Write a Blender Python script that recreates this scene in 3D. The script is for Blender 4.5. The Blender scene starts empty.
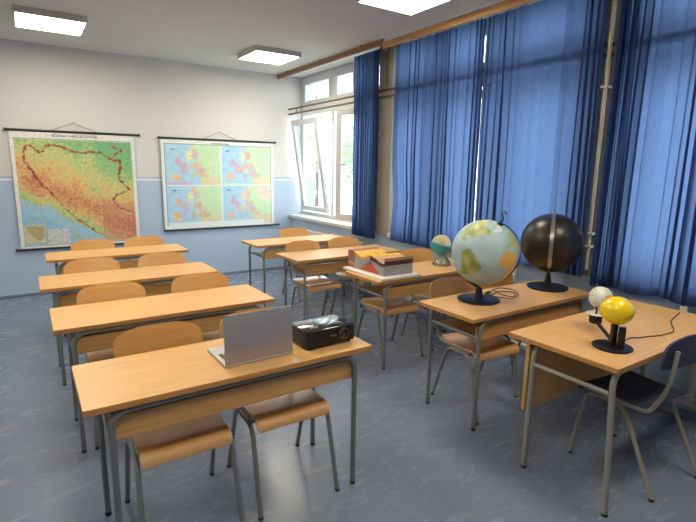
import bpy, bmesh, math, random
from mathutils import Vector, Matrix, noise
S = bpy.context.scene
C = S.collection
R = math.radians
PI = math.pi

# ------------------------------------------------------------------ camera
YAW, PITCH, ROLL, FPX, CH = 0.5885, 0.1883, 0.0154, 482.47, 1.638
F = Vector((math.sin(YAW)*math.cos(PITCH), math.cos(YAW)*math.cos(PITCH), -math.sin(PITCH)))
R0 = Vector((math.cos(YAW), -math.sin(YAW), 0))
U0 = R0.cross(F)
RT = math.cos(ROLL)*R0 + math.sin(ROLL)*U0
UP = -math.sin(ROLL)*R0 + math.cos(ROLL)*U0
cam = bpy.data.objects.new('camera', bpy.data.cameras.new('camera'))
C.objects.link(cam)
cam.data.sensor_width = 36
cam.data.lens = FPX*36/696
cam.data.clip_start = 0.05
m = Matrix((RT, UP, -F)).transposed().to_4x4()
m.translation = (0, 0, CH)
cam.matrix_world = m
S.camera = cam

# ------------------------------------------------------------------ light
SKY = 3.8
LAMP = 14.0
S.view_settings.view_transform = 'Standard'
S.view_settings.look = 'None'
S.view_settings.gamma = 1
S.view_settings.use_curve_mapping = False
S.view_settings.exposure = 1.12
w = bpy.data.worlds.new('world')
S.world = w
w.use_nodes = True
bg = w.node_tree.nodes['Background']
bg.inputs[0].default_value = (0.90, 0.97, 1.0, 1)
bg.inputs[1].default_value = SKY
S.cycles.max_bounces = 10
S.cycles.diffuse_bounces = 5
S.cycles.transmission_bounces = 8
S.cycles.transparent_max_bounces = 12
S.cycles.sample_clamp_indirect = 6
for py, pl in ((6.05, 2.3), (3.42, 2.5), (0.6, 2.7)):
    L = bpy.data.lights.new('daylight', 'AREA')
    L.shape = 'RECTANGLE'; L.size = 2.2; L.size_y = pl
    L.cycles.is_portal = True
    o = bpy.data.objects.new('daylight_portal', L)
    C.objects.link(o)
    o.location = (3.98, py, 1.97)
    o.rotation_euler = (0, R(90), 0)

# ------------------------------------------------------------------ materials
def lin(c):
    return tuple(((v/255)/12.92 if v/255 <= .04045 else ((v/255+.055)/1.055)**2.4) for v in c) + (1,)

def mat(name, col, rough=.5, metal=0, spec=.5, coat=0):
    mt = bpy.data.materials.new(name); mt.use_nodes = True
    b = mt.node_tree.nodes['Principled BSDF']
    b.inputs['Base Color'].default_value = lin(col)
    b.inputs['Roughness'].default_value = rough
    b.inputs['Metallic'].default_value = metal
    b.inputs['Specular IOR Level'].default_value = spec
    b.inputs['Coat Weight'].default_value = coat
    return mt

def nodes(mt):
    nt = mt.node_tree
    return nt, nt.nodes, nt.links, nt.nodes['Principled BSDF']

def noisy(name, c1, c2, scale=(1, 1, 1), nscale=5, detail=4, rough=.5, r2=None, bump=0, metal=0, spec=.5, lo=.35, hi=.65, distort=0):
    mt = mat(name, c1, rough, metal, spec)
    nt, N, Lk, b = nodes(mt)
    tc = N.new('ShaderNodeTexCoord'); mp = N.new('ShaderNodeMapping'); nz = N.new('ShaderNodeTexNoise'); cr = N.new('ShaderNodeValToRGB')
    mp.inputs['Scale'].default_value = scale
    nz.inputs['Scale'].default_value = nscale; nz.inputs['Detail'].default_value = detail; nz.inputs['Distortion'].default_value = distort
    cr.color_ramp.elements[0].position = lo; cr.color_ramp.elements[1].position = hi
    cr.color_ramp.elements[0].color = lin(c1); cr.color_ramp.elements[1].color = lin(c2)
    Lk.new(tc.outputs['Object'], mp.inputs[0]); Lk.new(mp.outputs[0], nz.inputs['Vector'])
    Lk.new(nz.outputs['Fac'], cr.inputs[0]); Lk.new(cr.outputs[0], b.inputs['Base Color'])
    if r2 is not None:
        mr = N.new('ShaderNodeMapRange'); mr.inputs[3].default_value = rough; mr.inputs[4].default_value = r2
        Lk.new(nz.outputs['Fac'], mr.inputs[0]); Lk.new(mr.outputs[0], b.inputs['Roughness'])
    if bump:
        bp = N.new('ShaderNodeBump'); bp.inputs['Strength'].default_value = bump; bp.inputs['Distance'].default_value = .002
        Lk.new(nz.outputs['Fac'], bp.inputs['Height']); Lk.new(bp.outputs[0], b.inputs['Normal'])
    return mt

M = {}
M['desk'] = noisy('beech_laminate', (211, 164, 106), (223, 177, 120), (1.2, 22, 22), 3, 5, .33, .42, spec=.45)
M['edge'] = noisy('beech_edge', (188, 132, 70), (202, 146, 82), (2, 30, 30), 3, 4, .45)
M['board'] = noisy('beech_board', (198, 146, 84), (212, 162, 100), (1.2, 22, 22), 3, 5, .4)
M['ply'] = noisy('lacquered_plywood', (202, 148, 82), (212, 160, 94), (1.5, 20, 20), 2.5, 5, .25, .32, spec=.5)
M['plyseat'] = noisy('lacquered_plywood_seat', (208, 158, 100), (218, 170, 114), (1.5, 16, 16), 2.5, 5, .16, .24, spec=.6)
M['plyseat'].node_tree.nodes['Principled BSDF'].inputs['Coat Weight'].default_value = .6
M['plyseat'].node_tree.nodes['Principled BSDF'].inputs['Coat Roughness'].default_value = .12
M['steel'] = mat('grey_painted_steel', (128, 130, 128), .38, .25)
M['beigesteel'] = mat('beige_grey_painted_steel', (150, 146, 134), .4, .1)
M['rubber'] = mat('black_rubber', (22, 22, 24), .7)
M['blackplastic'] = mat('black_plastic', (20, 20, 22), .38)
M['navyplastic'] = mat('blue_black_plastic', (24, 26, 40), .3)
M['floor'] = noisy('blue_linoleum', (110, 121, 145), (117, 128, 150), (2.0, 5, 1), 3.0, 14, .25, .29, spec=.55, lo=.2, hi=.85, distort=.9)
M['ceiling'] = noisy('white_ceiling_paint', (212, 211, 208), (218, 217, 214), nscale=1.5, rough=.9)
M['column'] = noisy('beige_column_paint', (160, 152, 140), (168, 160, 148), nscale=3, rough=.6)
M['whiteframe'] = mat('white_window_plastic', (204, 206, 208), .35)
M['sill'] = mat('white_stone_sill', (214, 214, 208), .35)
M['pelmet'] = noisy('light_wood_rail', (190, 140, 84), (206, 158, 102), (20, 1, 20), 3, 4, .45)
M['pelmet2'] = noisy('brown_wood_rail', (150, 110, 80), (166, 124, 92), (20, 1, 20), 3, 4, .5)
M['brownrod'] = mat('brown_painted_rod', (112, 88, 70), .45, .2)
M['radiator'] = mat('cream_radiator_enamel', (206, 200, 184), .35)
M['navyseat'] = noisy('navy_blue_plastic', (48, 58, 82), (56, 66, 92), nscale=60, rough=.5)
M['laptop'] = mat('silver_aluminium', (176, 172, 176), .42, .6)
M['laptopdeck'] = mat('silver_deck', (200, 200, 202), .4, .4)
M['key'] = mat('dark_keys', (60, 62, 66), .5)
M['screen'] = mat('black_screen', (12, 12, 14), .15)
M['gloss'] = mat('glossy_black', (16, 15, 16), .13, 0, .9, .6)
M['projbody'] = mat('projector_body_black', (13, 11, 12), .45)
M['lens'] = mat('lens_glass', (20, 18, 26), .05, 0, 1)
M['gold'] = mat('bronze_ring', (150, 124, 84), .3, .8)
M['greymark'] = mat('grey_print', (150, 150, 152), .5)
M['rod'] = mat('black_map_rod', (34, 34, 36), .4)
M['cord'] = mat('brown_cord', (110, 96, 84), .8)
M['print'] = mat('black_print', (40, 40, 42), .7)
M['yellow'] = mat('glossy_yellow_plastic', (248, 214, 8), .22, 0, .5, .3)
M['cream'] = mat('cream_plastic', (246, 236, 208), .5)
M['core'] = mat('pale_orange_print', (238, 196, 160), .5)
M['core2'] = mat('pale_yellow_print', (246, 226, 160), .5)
M['teal'] = mat('teal_plastic', (50, 152, 172), .35)
M['whiteboard'] = mat('white_laminate', (226, 218, 210), .45)
M['modelgrey'] = noisy('grey_painted_plaster', (150, 150, 152), (166, 164, 164), nscale=12, rough=.7)
M['maroon'] = mat('maroon_paint', (96, 50, 46), .6)
M['orange'] = mat('orange_red_paint', (200, 88, 54), .6)
M['modelyellow'] = noisy('mottled_yellow_paint', (232, 192, 78), (200, 160, 70), nscale=30, rough=.7)
M['tan'] = noisy('tan_paint', (200, 160, 116), (184, 142, 100), nscale=25, rough=.7)
M['modelred'] = noisy('dusty_red_paint', (176, 92, 84), (150, 110, 100), nscale=40, rough=.7)
M['bark'] = noisy('bark', (80, 66, 50), (110, 92, 72), nscale=8, rough=.9)
M['grass'] = noisy('outside_paving', (150, 152, 148), (170, 172, 166), nscale=2, rough=.9)
M['valve'] = mat('white_valve_plastic', (226, 216, 212), .4)
M['darkmetal'] = mat('dark_metal', (60, 60, 62), .4, .6)
M['chrome'] = mat('brushed_metal_band', (160, 158, 160), .3, .85)
M['labelpaper'] = mat('pale_print', (214, 214, 206), .7)

def wall_mat():
    mt = mat('two_tone_wall_paint', (214, 210, 206), .8)
    nt, N, Lk, b = nodes(mt)
    tc = N.new('ShaderNodeTexCoord'); sp = N.new('ShaderNodeSeparateXYZ'); cr = N.new('ShaderNodeValToRGB'); mr = N.new('ShaderNodeMapRange')
    Lk.new(tc.outputs['Object'], sp.inputs[0])
    mr.inputs[1].default_value = 0; mr.inputs[2].default_value = 3.05
    Lk.new(sp.outputs[2], mr.inputs[0]); Lk.new(mr.outputs[0], cr.inputs[0])
    e = cr.color_ramp; e.interpolation = 'CONSTANT'
    e.elements[0].color = lin((172, 190, 214)); e.elements[0].position = 0
    e.elements[1].color = lin((222, 228, 236)); e.elements[1].position = 1.440/3.05
    a = e.elements.new(1.456/3.05); a.color = lin((164, 181, 206))
    a = e.elements.new(1.478/3.05); a.color = lin((207, 206, 206))
    nz = N.new('ShaderNodeTexNoise'); nz.inputs['Scale'].default_value = 1.7; nz.inputs['Detail'].default_value = 6
    Lk.new(tc.outputs['Object'], nz.inputs['Vector'])
    mx = N.new('ShaderNodeMix'); mx.data_type = 'RGBA'; mx.blend_type = 'MULTIPLY'; mx.inputs[0].default_value = 1
    g = N.new('ShaderNodeMapRange'); g.inputs[3].default_value = .95; g.inputs[4].default_value = 1.03
    Lk.new(nz.outputs[0], g.inputs[0]); Lk.new(cr.outputs[0], mx.inputs[6]); Lk.new(g.outputs[0], mx.inputs[7])
    Lk.new(mx.outputs[2], b.inputs['Base Color'])
    r = N.new('ShaderNodeMapRange'); r.inputs[1].default_value = 1.44; r.inputs[2].default_value = 1.46; r.inputs[3].default_value = .38; r.inputs[4].default_value = .85
    Lk.new(sp.outputs[2], r.inputs[0]); Lk.new(r.outputs[0], b.inputs['Roughness'])
    return mt
M['wall'] = wall_mat()

def curtain_mat():
    mt = bpy.data.materials.new('blue_curtain_cloth'); mt.use_nodes = True
    nt = mt.node_tree; N = nt.nodes; Lk = nt.links
    N.remove(N['Principled BSDF'])
    out = N['Material Output']
    tc = N.new('ShaderNodeTexCoord'); mp = N.new('ShaderNodeMapping'); mp.inputs['Scale'].default_value = (60, 60, 4)
    nz = N.new('ShaderNodeTexNoise'); nz.inputs['Scale'].default_value = 4; nz.inputs['Detail'].default_value = 3
    Lk.new(tc.outputs['Object'], mp.inputs[0]); Lk.new(mp.outputs[0], nz.inputs['Vector'])
    def ramp(c1, c2):
        cr = N.new('ShaderNodeValToRGB'); cr.color_ramp.elements[0].color = lin(c1); cr.color_ramp.elements[1].color = lin(c2)
        cr.color_ramp.elements[0].position = .3; cr.color_ramp.elements[1].position = .7
        Lk.new(nz.outputs[0], cr.inputs[0]); return cr
    d = N.new('ShaderNodeBsdfDiffuse'); t = N.new('ShaderNodeBsdfTranslucent'); mx = N.new('ShaderNodeMixShader'); mx.inputs[0].default_value = .6
    Lk.new(ramp((46, 60, 106), (56, 72, 120)).outputs[0], d.inputs[0]); Lk.new(ramp((92, 114, 158), (104, 126, 170)).outputs[0], t.inputs[0])
    Lk.new(d.outputs[0], mx.inputs[1]); Lk.new(t.outputs[0], mx.inputs[2]); Lk.new(mx.outputs[0], out.inputs[0])
    return mt
M['curtain'] = curtain_mat()

def glass_mat(name, tint=(245, 250, 250), gl=.06):
    mt = bpy.data.materials.new(name); mt.use_nodes = True
    nt = mt.node_tree; N = nt.nodes; Lk = nt.links
    N.remove(N['Principled BSDF'])
    tr = N.new('ShaderNodeBsdfTransparent'); tr.inputs[0].default_value = lin(tint)
    gs = N.new('ShaderNodeBsdfGlossy'); gs.inputs['Roughness'].default_value = .02
    lw = N.new('ShaderNodeLayerWeight'); lw.inputs[0].default_value = .25
    ml = N.new('ShaderNodeMath'); ml.operation = 'MULTIPLY_ADD'; ml.inputs[1].default_value = .5; ml.inputs[2].default_value = gl
    mx = N.new('ShaderNodeMixShader')
    Lk.new(lw.outputs['Fresnel'], ml.inputs[0]); Lk.new(ml.outputs[0], mx.inputs[0])
    Lk.new(tr.outputs[0], mx.inputs[1]); Lk.new(gs.outputs[0], mx.inputs[2]); Lk.new(mx.outputs[0], N['Material Output'].inputs[0])
    return mt
M['glass'] = glass_mat('window_glass')
M['armplastic'] = glass_mat('smoky_clear_plastic', (176, 172, 166), .12)
M['clearplastic'] = glass_mat('clear_plastic', (236, 242, 242), .03)

def leaf_mat():
    mt = bpy.data.materials.new('leaf'); mt.use_nodes = True
    nt = mt.node_tree; N = nt.nodes; Lk = nt.links
    N.remove(N['Principled BSDF'])
    d = N.new('ShaderNodeBsdfDiffuse'); d.inputs[0].default_value = lin((196, 206, 178))
    t = N.new('ShaderNodeBsdfTranslucent'); t.inputs[0].default_value = lin((206, 216, 176))
    mx = N.new('ShaderNodeMixShader'); mx.inputs[0].default_value = .5
    Lk.new(d.outputs[0], mx.inputs[1]); Lk.new(t.outputs[0], mx.inputs[2]); Lk.new(mx.outputs[0], N['Material Output'].inputs[0])
    return mt
M['leaf'] = leaf_mat()

def lamp_mat():
    mt = bpy.data.materials.new('lit_diffuser'); mt.use_nodes = True
    b = mt.node_tree.nodes['Principled BSDF']
    b.inputs['Base Color'].default_value = (.8, .8, .75, 1)
    b.inputs['Emission Color'].default_value = (1, .90, .70, 1)
    b.inputs['Emission Strength'].default_value = LAMP
    return mt
M['lamp'] = lamp_mat()
M['lampframe'] = mat('grey_lamp_frame', (206, 198, 188), .5)

def painted(name, rough=.5, noise_amt=.0, nscale=30, spec=.5):
    """colour comes from the mesh's own painted attribute (printed maps, globes)"""
    mt = mat(name, (255, 255, 255), rough, 0, spec)
    nt, N, Lk, b = nodes(mt)
    at = N.new('ShaderNodeAttribute'); at.attribute_name = 'ink'
    if noise_amt:
        tc = N.new('ShaderNodeTexCoord'); nz = N.new('ShaderNodeTexNoise'); nz.inputs['Scale'].default_value = nscale; nz.inputs['Detail'].default_value = 6
        nz.inputs['Roughness'].default_value = .7
        g = N.new('ShaderNodeMapRange'); g.inputs[1].default_value = .3; g.inputs[2].default_value = .7; g.inputs[3].default_value = 1-noise_amt; g.inputs[4].default_value = 1+noise_amt*.6
        mx = N.new('ShaderNodeMix'); mx.data_type = 'RGBA'; mx.blend_type = 'MULTIPLY'; mx.inputs[0].default_value = 1
        Lk.new(tc.outputs['Object'], nz.inputs['Vector']); Lk.new(nz.outputs[0], g.inputs[0])
        Lk.new(at.outputs['Color'], mx.inputs[6]); Lk.new(g.outputs[0], mx.inputs[7]); Lk.new(mx.outputs[2], b.inputs['Base Color'])
    else:
        Lk.new(at.outputs['Color'], b.inputs['Base Color'])
    return mt
M['mapink'] = painted('printed_relief_map', .5, .24, 48)
M['mapink2'] = painted('printed_political_map', .4, .04, 8)
M['globeink'] = painted('printed_globe', .38, .05, 40)

# ------------------------------------------------------------------ mesh helpers
def box(bm, c, s, bev=0, rot=None, seg=1):
    r = bmesh.ops.create_cube(bm, size=1)
    vs = r['verts']
    for v in vs:
        v.co = Vector((v.co.x*s[0], v.co.y*s[1], v.co.z*s[2]))
    if bev:
        es = list({e for v in vs for e in v.link_edges})
        rb = bmesh.ops.bevel(bm, geom=es, offset=bev, segments=seg, affect='EDGES', profile=.5)
        vs = list({v for f in rb['faces'] for v in f.verts} | {v for v in vs if v.is_valid})
    mt = Matrix.Translation(c)
    if rot is not None: mt = mt @ rot
    for v in vs: v.co = mt @ v.co
    return vs

def fillet(pts, rad, n=5):
    pts = [Vector(p) for p in pts]
    if isinstance(rad, (int, float)): rad = [rad]*len(pts)
    out = [pts[0]]
    for i in range(1, len(pts)-1):
        a, b, c = pts[i-1], pts[i], pts[i+1]
        u = (a-b); v = (c-b)
        if u.length < 1e-6 or v.length < 1e-6: continue
        d = min(rad[i], u.length*.49, v.length*.49)
        p, q = b+u.normalized()*d, b+v.normalized()*d
        for k in range(n+1):
            t = k/n
            out.append((1-t)**2*p + 2*t*(1-t)*b + t*t*q)
    out.append(pts[-1])
    return out

def sweep(bm, pts, r, n=10, caps=True, rx=None):
    pts = [Vector(p) for p in pts]
    rings = []
    nrm = None
    for i, p in enumerate(pts):
        t = (pts[min(i+1, len(pts)-1)] - pts[max(i-1, 0)]).normalized()
        if nrm is None:
            nrm = t.orthogonal().normalized()
        nrm = (nrm - t*nrm.dot(t)).normalized()
        bi = t.cross(nrm)
        rr = r[i] if isinstance(r, (list, tuple)) else r
        rings.append([bm.verts.new(p + rr*(math.cos(2*PI*k/n)*nrm + math.sin(2*PI*k/n)*bi)) for k in range(n)])
    for a, b in zip(rings, rings[1:]):
        for k in range(n):
            bm.faces.new((a[k], a[(k+1) % n], b[(k+1) % n], b[k]))
    if caps:
        bm.faces.new(rings[0][::-1]); bm.faces.new(rings[-1])
    return rings

def lathe(bm, prof, n=32, c=(0, 0, 0), rot=None):
    mt = Matrix.Translation(c)
    if rot is not None: mt = mt @ rot
    rings = []
    for r, z in prof:
        if r < 1e-6: rings.append([bm.verts.new(mt @ Vector((0, 0, z)))])
        else: rings.append([bm.verts.new(mt @ Vector((r*math.cos(2*PI*k/n), r*math.sin(2*PI*k/n), z))) for k in range(n)])
    for a, b in zip(rings, rings[1:]):
        for k in range(n):
            k2 = (k+1) % n
            if len(a) == 1 and len(b) == 1: continue
            if len(a) == 1: bm.faces.new((a[0], b[k2], b[k]))
            elif len(b) == 1: bm.faces.new((a[k], a[k2], b[0]))
            else: bm.faces.new((a[k], a[k2], b[k2], b[k]))

def prism(bm, outline, axis, a, b):
    """outline of 2-D points extruded from a to b along axis 'x','y','z'"""
    def P(q, t):
        return {'x': (t, q[0], q[1]), 'y': (q[0], t, q[1]), 'z': (q[0], q[1], t)}[axis]
    v0 = [bm.verts.new(P(q, a)) for q in outline]; v1 = [bm.verts.new(P(q, b)) for q in outline]
    n = len(outline)
    bm.faces.new(v0[::-1]); bm.faces.new(v1)
    for i in range(n):
        bm.faces.new((v0[i], v0[(i+1) % n], v1[(i+1) % n], v1[i]))

def obj(name, bm, m, parent=None, smooth=True, loc=None):
    me = bpy.data.meshes.new(name)
    bmesh.ops.recalc_face_normals(bm, faces=bm.faces[:])
    bm.to_mesh(me); bm.free()
    if smooth and me.polygons:
        me.polygons.foreach_set('use_smooth', [True]*len(me.polygons))
        me.set_sharp_from_angle(angle=R(40))
    for x in (m if isinstance(m, (list, tuple)) else [m]): me.materials.append(x)
    o = bpy.data.objects.new(name, me); C.objects.link(o)
    if parent is not None: o.parent = parent
    if loc is not None: o.location = loc
    return o

def B(fn, *a, **k):
    bm = bmesh.new(); fn(bm, *a, **k); return bm

def tag(o, label, cat, group=None):
    o['label'] = label; o['category'] = cat
    if group: o['group'] = group
    return o

def thing(name, label, cat, loc=(0, 0, 0), rz=0, group=None):
    o = bpy.data.objects.new(name, None); C.objects.link(o)
    o.empty_display_size = .1
    o.location = loc; o.rotation_euler = (0, 0, rz)
    return tag(o, label, cat, group)

def struct(name, bm, m, parent=None, smooth=True):
    o = obj(name, bm, m, parent, smooth)
    if parent is None: o['kind'] = 'structure'
    return o

def dup(root, loc, rz, label):
    def cp(o, par):
        c = o.copy(); C.objects.link(c)
        if par is not None: c.parent = par
        for ch in list(o.children): cp(ch, c)
        return c
    r = cp(root, None)
    r.location = loc; r.rotation_euler = (0, 0, rz); r['label'] = label
    return r

# ------------------------------------------------------------------ room shell
YB, XW, XL, YF, ZC = 7.16, 3.83, -2.3, -2.4, 3.05
struct('floor', B(box, ((XL+3.95)/2, (YF+YB)/2, -.05), (3.95-XL+.2, YB-YF+.2, .1)), M['floor'])
struct('ceiling', B(box, ((XL+3.95)/2, (YF+YB)/2, ZC+.05), (3.95-XL+.2, YB-YF+.2, .1)), M['ceiling'])
struct('wall_back', B(box, ((XL+3.95)/2, YB+.06, ZC/2), (3.95-XL+.2, .12, ZC)), M['wall'])
struct('wall_left', B(box, (XL-.06, (YF+YB)/2, ZC/2), (.12, YB-YF, ZC)), M['wall'])
struct('wall_front', B(box, ((XL+3.95)/2, YF-.06, ZC/2), (3.95-XL+.2, .12, ZC)), M['wall'])
bm = bmesh.new()
box(bm, (3.80, (YF+YB)/2, .42), (.34, YB-YF, .84))               # parapet under the sills
box(bm, (3.93, (YF+YB)/2, 3.035), (.16, YB-YF, .03))
box(bm, (3.89, (YF-.75)/2, 1.95), (.16, -.75-YF, 2.2))
struct('wall_right', bm, M['wall'])
struct('baseboard_back', B(box, ((XL+3.63)/2, YB-.006, .015), (3.63-XL, .012, .03), .003), mat('grey_blue_skirting', (112, 126, 148), .5))
struct('baseboard_right', B(box, (3.624, (YF+YB)/2, .03), (.012, YB-YF-.03, .06), .003), bpy.data.materials['grey_blue_skirting'])
# columns between the windows
COLS = [(4.56, 4.82), (1.98, 2.14), ]
for i, (a, b) in enumerate(COLS):
    bm = bmesh.new(); box(bm, (3.76, (a+b)/2, 1.945), (.28, b-a, 2.21), .008)
    struct('column', bm, M['column'])
# wooden curtain rail along the ceiling
bm = bmesh.new(); box(bm, (3.42, (4.5+YB)/2, 3.013), (.022, YB-4.5, .062), .004)
for k in range(3): box(bm, (3.42, 4.9+k*.95, 3.046), (.05, .04, .008))
struct('trim_1', bm, M['pelmet2'])
bm = bmesh.new(); box(bm, (3.415, (YF+4.5)/2, 2.972), (.024, 4.5-YF, .072), .004)
struct('trim_2', bm, M['pelmet'])

# ------------------------------------------------------------------ windows
def sash(parent, name, w_, h, hinge_loc, rot, handle_at=None, th=.055):
    """sash with its lower left corner at hinge_loc; local x = width, local z = height"""
    bm = bmesh.new(); fw = .075
    for c, s in (((w_/2, 0, fw/2), (w_, th, fw)), ((w_/2, 0, h-fw/2), (w_, th, fw)), ((fw/2, 0, h/2), (fw, th, h-2*fw)), ((w_-fw/2, 0, h/2), (fw, th, h-2*fw))):
        box(bm, c, s, .006)
    o = obj(name, bm, M['whiteframe'], parent)
    o.location = hinge_loc; o.rotation_euler = rot
    obj('pane', B(box, (w_/2, 0, h/2), (w_-2*fw+.01, .008, h-2*fw+.01)), M['glass'], o)
    if handle_at:
        bm = bmesh.new()
        sx, sgn = handle_at
        box(bm, (sx, sgn*(th/2+.006), h*.5), (.03, .012, .07), .004)
        sweep(bm, fillet([(sx, sgn*(th/2), h*.5+.01), (sx, sgn*(th/2+.045), h*.5+.01), (sx+.11, sgn*(th/2+.045), h*.5+.01)], .015), .009, 8)
        obj('handle', bm, M['whiteframe'], o)
    return o

def window(name, y0, y1, posts, zb=.93, zt=2.47, tb=2.59, tt=3.02):
    """y0<y1; frame in the plane x=3.86"""
    X = 3.865; d = .07
    bm = bmesh.new()
    yc, L = (y0+y1)/2, y1-y0
    for z, s in ((zb-.02, .08), (zt+.06, .14), (tt+.0, .05)): box(bm, (X, yc, z), (d, L, s), .005)
    for y in [y0+.025, y1-.025]: box(bm, (X, y, (zb+tt)/2), (d-.004, .05, tt-zb+.04), .005)
    for y in posts: box(bm, (X, y, (zb+tt)/2), (d-.002, .07, tt-zb+.04), .005)
    f = obj(name, bm, M['whiteframe']); f['kind'] = 'structure'
    return f

RZ = R(90)
w1 = window('window_1', 4.84, YB-.005, (6.20, 5.58))
# tilted left sash (bottom hinged, leaning into the room); local x runs towards the camera
def yz(ang): return (0, 0, R(-90)+ang)
o = sash(w1, 'sash', .78, 1.41, (3.81, 7.04, .975), (0, 0, R(-90)), (.72, -1))
o.rotation_euler = Matrix.Rotation(R(-90), 3, 'Z').to_4x4().to_3x3().to_euler()
o.rotation_euler = (Matrix.Rotation(R(-8.5), 3, 'Y') @ Matrix.Rotation(R(-90), 3, 'Z')).to_euler()
# side-hung sash swung open into the room
hx, hy, fx, fy = 3.80, 4.97, 3.50, 5.55
sash(w1, 'sash', math.hypot(hx-fx, hy-fy), 1.44, (fx, fy, .965), (0, 0, math.atan2(hy-fy, hx-fx)), (.07, -1))
for a, b in ((5.615, 6.165), (4.90, 5.545)):
    pass
obj('pane', B(box, (3.865, 5.89, 1.7), (.008, .56, 1.46)), M['glass'], w1)
for a, b in ((6.235, 7.10), (5.615, 6.165), (4.89, 5.545)):
    sash(w1, 'transom_sash', b-a, .40, (3.85, b, 2.60), (0, 0, R(-90)))
w2 = window('window_2', 2.15, 4.55, (3.80, 2.95))
for a, b in ((3.835, 4.5), (2.985, 3.765), (2.2, 2.915)):
    sash(w2, 'sash', b-a, 1.46, (3.85, b, .965), (0, 0, R(-90)))
    sash(w2, 'transom_sash', b-a, .40, (3.85, b, 2.60), (0, 0, R(-90)))
w3 = window('window_3', -.75, 1.97, (1.05, .15))
for a, b in ((1.085, 1.92), (.185, 1.015), (-.7, .115)):
    sash(w3, 'sash', b-a, 1.46, (3.85, b, .965), (0, 0, R(-90)))
    sash(w3, 'transom_sash', b-a, .40, (3.85, b, 2.60), (0, 0, R(-90)))
for k, (a, b) in enumerate(((4.83, YB), (2.15, 4.55), (-.75, 1.97))):
    struct('window_sill', B(box, (3.715, (a+b)/2, .865), (.25, b-a-.004, .05), .008), M['sill'])

# ------------------------------------------------------------------ window rods, pipes
def tube_obj(name, pts, r, m, parent=None, fil=.03, n=10):
    return obj(name, B(sweep, fillet(pts, fil), r, n), m, parent)

t = thing('window_rod', 'pair of brown horizontal rods below the transom panes of the open window', 'rod', (3.606, 6.0, 2.5), group='rods running across the windows')
def rods(t, y0, y1):
    ox, oy, oz = t.location
    for z in (2.55, 2.475):
        obj('bar', B(sweep, [(0, y0-oy, z-oz), (0, y1-oy, z-oz)], .0135, 8), M['brownrod'], t)
    n = max(2, int((y1-y0)/.9))
    for k in range(n):
        y = y0+.25+(y1-y0-.5)*k/(n-1)-oy
        obj('clip', B(box, (0, y, 2.5125-oz), (.012, .022, .1), .003), M['brownrod'], t)
rods(t, 4.62, YB-.005)
t = thing('window_rod', 'brown horizontal rods showing as a dark band through the middle curtains', 'rod', (3.606, 3.4, 2.5), group='rods running across the windows')
rods(t, 2.02, 4.60)
t = thing('window_rod', 'brown horizontal rods behind the curtain at the right edge of the photo', 'rod', (3.606, .6, 2.5), group='rods running across the windows')
rods(t, -.7, 2.0)

t = thing('window_crank_rod', 'thin brown opener pipes running down the beige column beside the bunched curtain', 'pipe', (3.592, 4.7, .9), group='opener pipes on the columns')
tube_obj('pipe', [(0, .06, 2.13), (0, .06, 2.07), (0, -.05, 2.06), (0, -.05, 1.7)], .008, M['brownrod'], t, .02)
tube_obj('pipe', [(0, -.085, 2.12), (0, -.085, 1.68)], .007, M['brownrod'], t)
tube_obj('pipe', [(0, .085, 1.54), (0, .085, .0)], .010, M['brownrod'], t)
for z in (.25, .75, 1.15): obj('bracket', B(box, (.010, .085, z), (.04, .05, .03), .004), M['beigesteel'], t)
t = thing('window_crank_rod', 'beige opener pipe with clamps on the narrow column behind the black globe', 'pipe', (3.585, 2.03, .9), group='opener pipes on the columns')
tube_obj('pipe', [(-.012, .0, 2.12), (-.012, .0, .0)], .014, M['column'], t)
for z in (.18, .28, 1.35, 1.95): obj('bracket', B(box, (-.002, .0, z), (.066, .06, .022), .004), M['column'], t)

# ------------------------------------------------------------------ radiators
def radiator(label, y0, y1, valve=None):
    t = thing('radiator', label, 'radiator', (3.57, (y0+y1)/2, 0), group='radiators under the windows')
    bm = bmesh.new()
    n = int((y1-y0)/.06)
    for k in range(n):
        y = -(y1-y0)/2 + .03 + k*.06
        box(bm, (0, y, .43), (.07, .046, .56), .014, seg=2)
    obj('ribs', bm, M['radiator'], t)
    bm = bmesh.new(); h = (y1-y0)/2
    for z in (.19, .67): sweep(bm, [(0, -h, z), (0, h, z)], .018, 8)
    obj('header', bm, M['radiator'], t)
    for y in (-h+.1, h-.1):
        obj('foot', B(box, (-.012, y, .075), (.03, .03, .15), .004), M['radiator'], t)
    if valve is not None:
        s = 1 if valve > 0 else -1
        obj('pipe', B(sweep, fillet([(0, s*h, .67), (0, s*(h+.09), .67), (0, s*(h+.09), .76)], .03), .012, 8), M['radiator'], t)
        obj('valve', B(lathe, [(0, 0), (.022, 0), (.024, .02), (.02, .05), (0, .055)], 14, (0, s*(h+.09), .735)), M['valve'], t)
    return t
radiator('cream ribbed radiator under the open window behind the rearmost desk', 5.0, 6.9)
radiator('cream ribbed radiator below the middle curtains with upright valve', 2.76, 4.4, -1)
radiator('cream ribbed radiator under the curtain beside the yellow ball model desk', -.5, 1.24, 1)
t = thing('heating_pipe', 'pair of beige heating pipes along the foot of the window wall', 'pipe', (3.612, 1.2, 0))
for z in (.11, ):
    obj('pipe', B(sweep, [(-.005, -2.6, z), (-.005, 5.8, z)], .014, 8), M['radiator'], t)
    for y in (-2, 0, 2, 4): obj('bracket', B(box, (.004, y, z), (.03, .03, .04), .004), M['radiator'], t)

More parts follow.
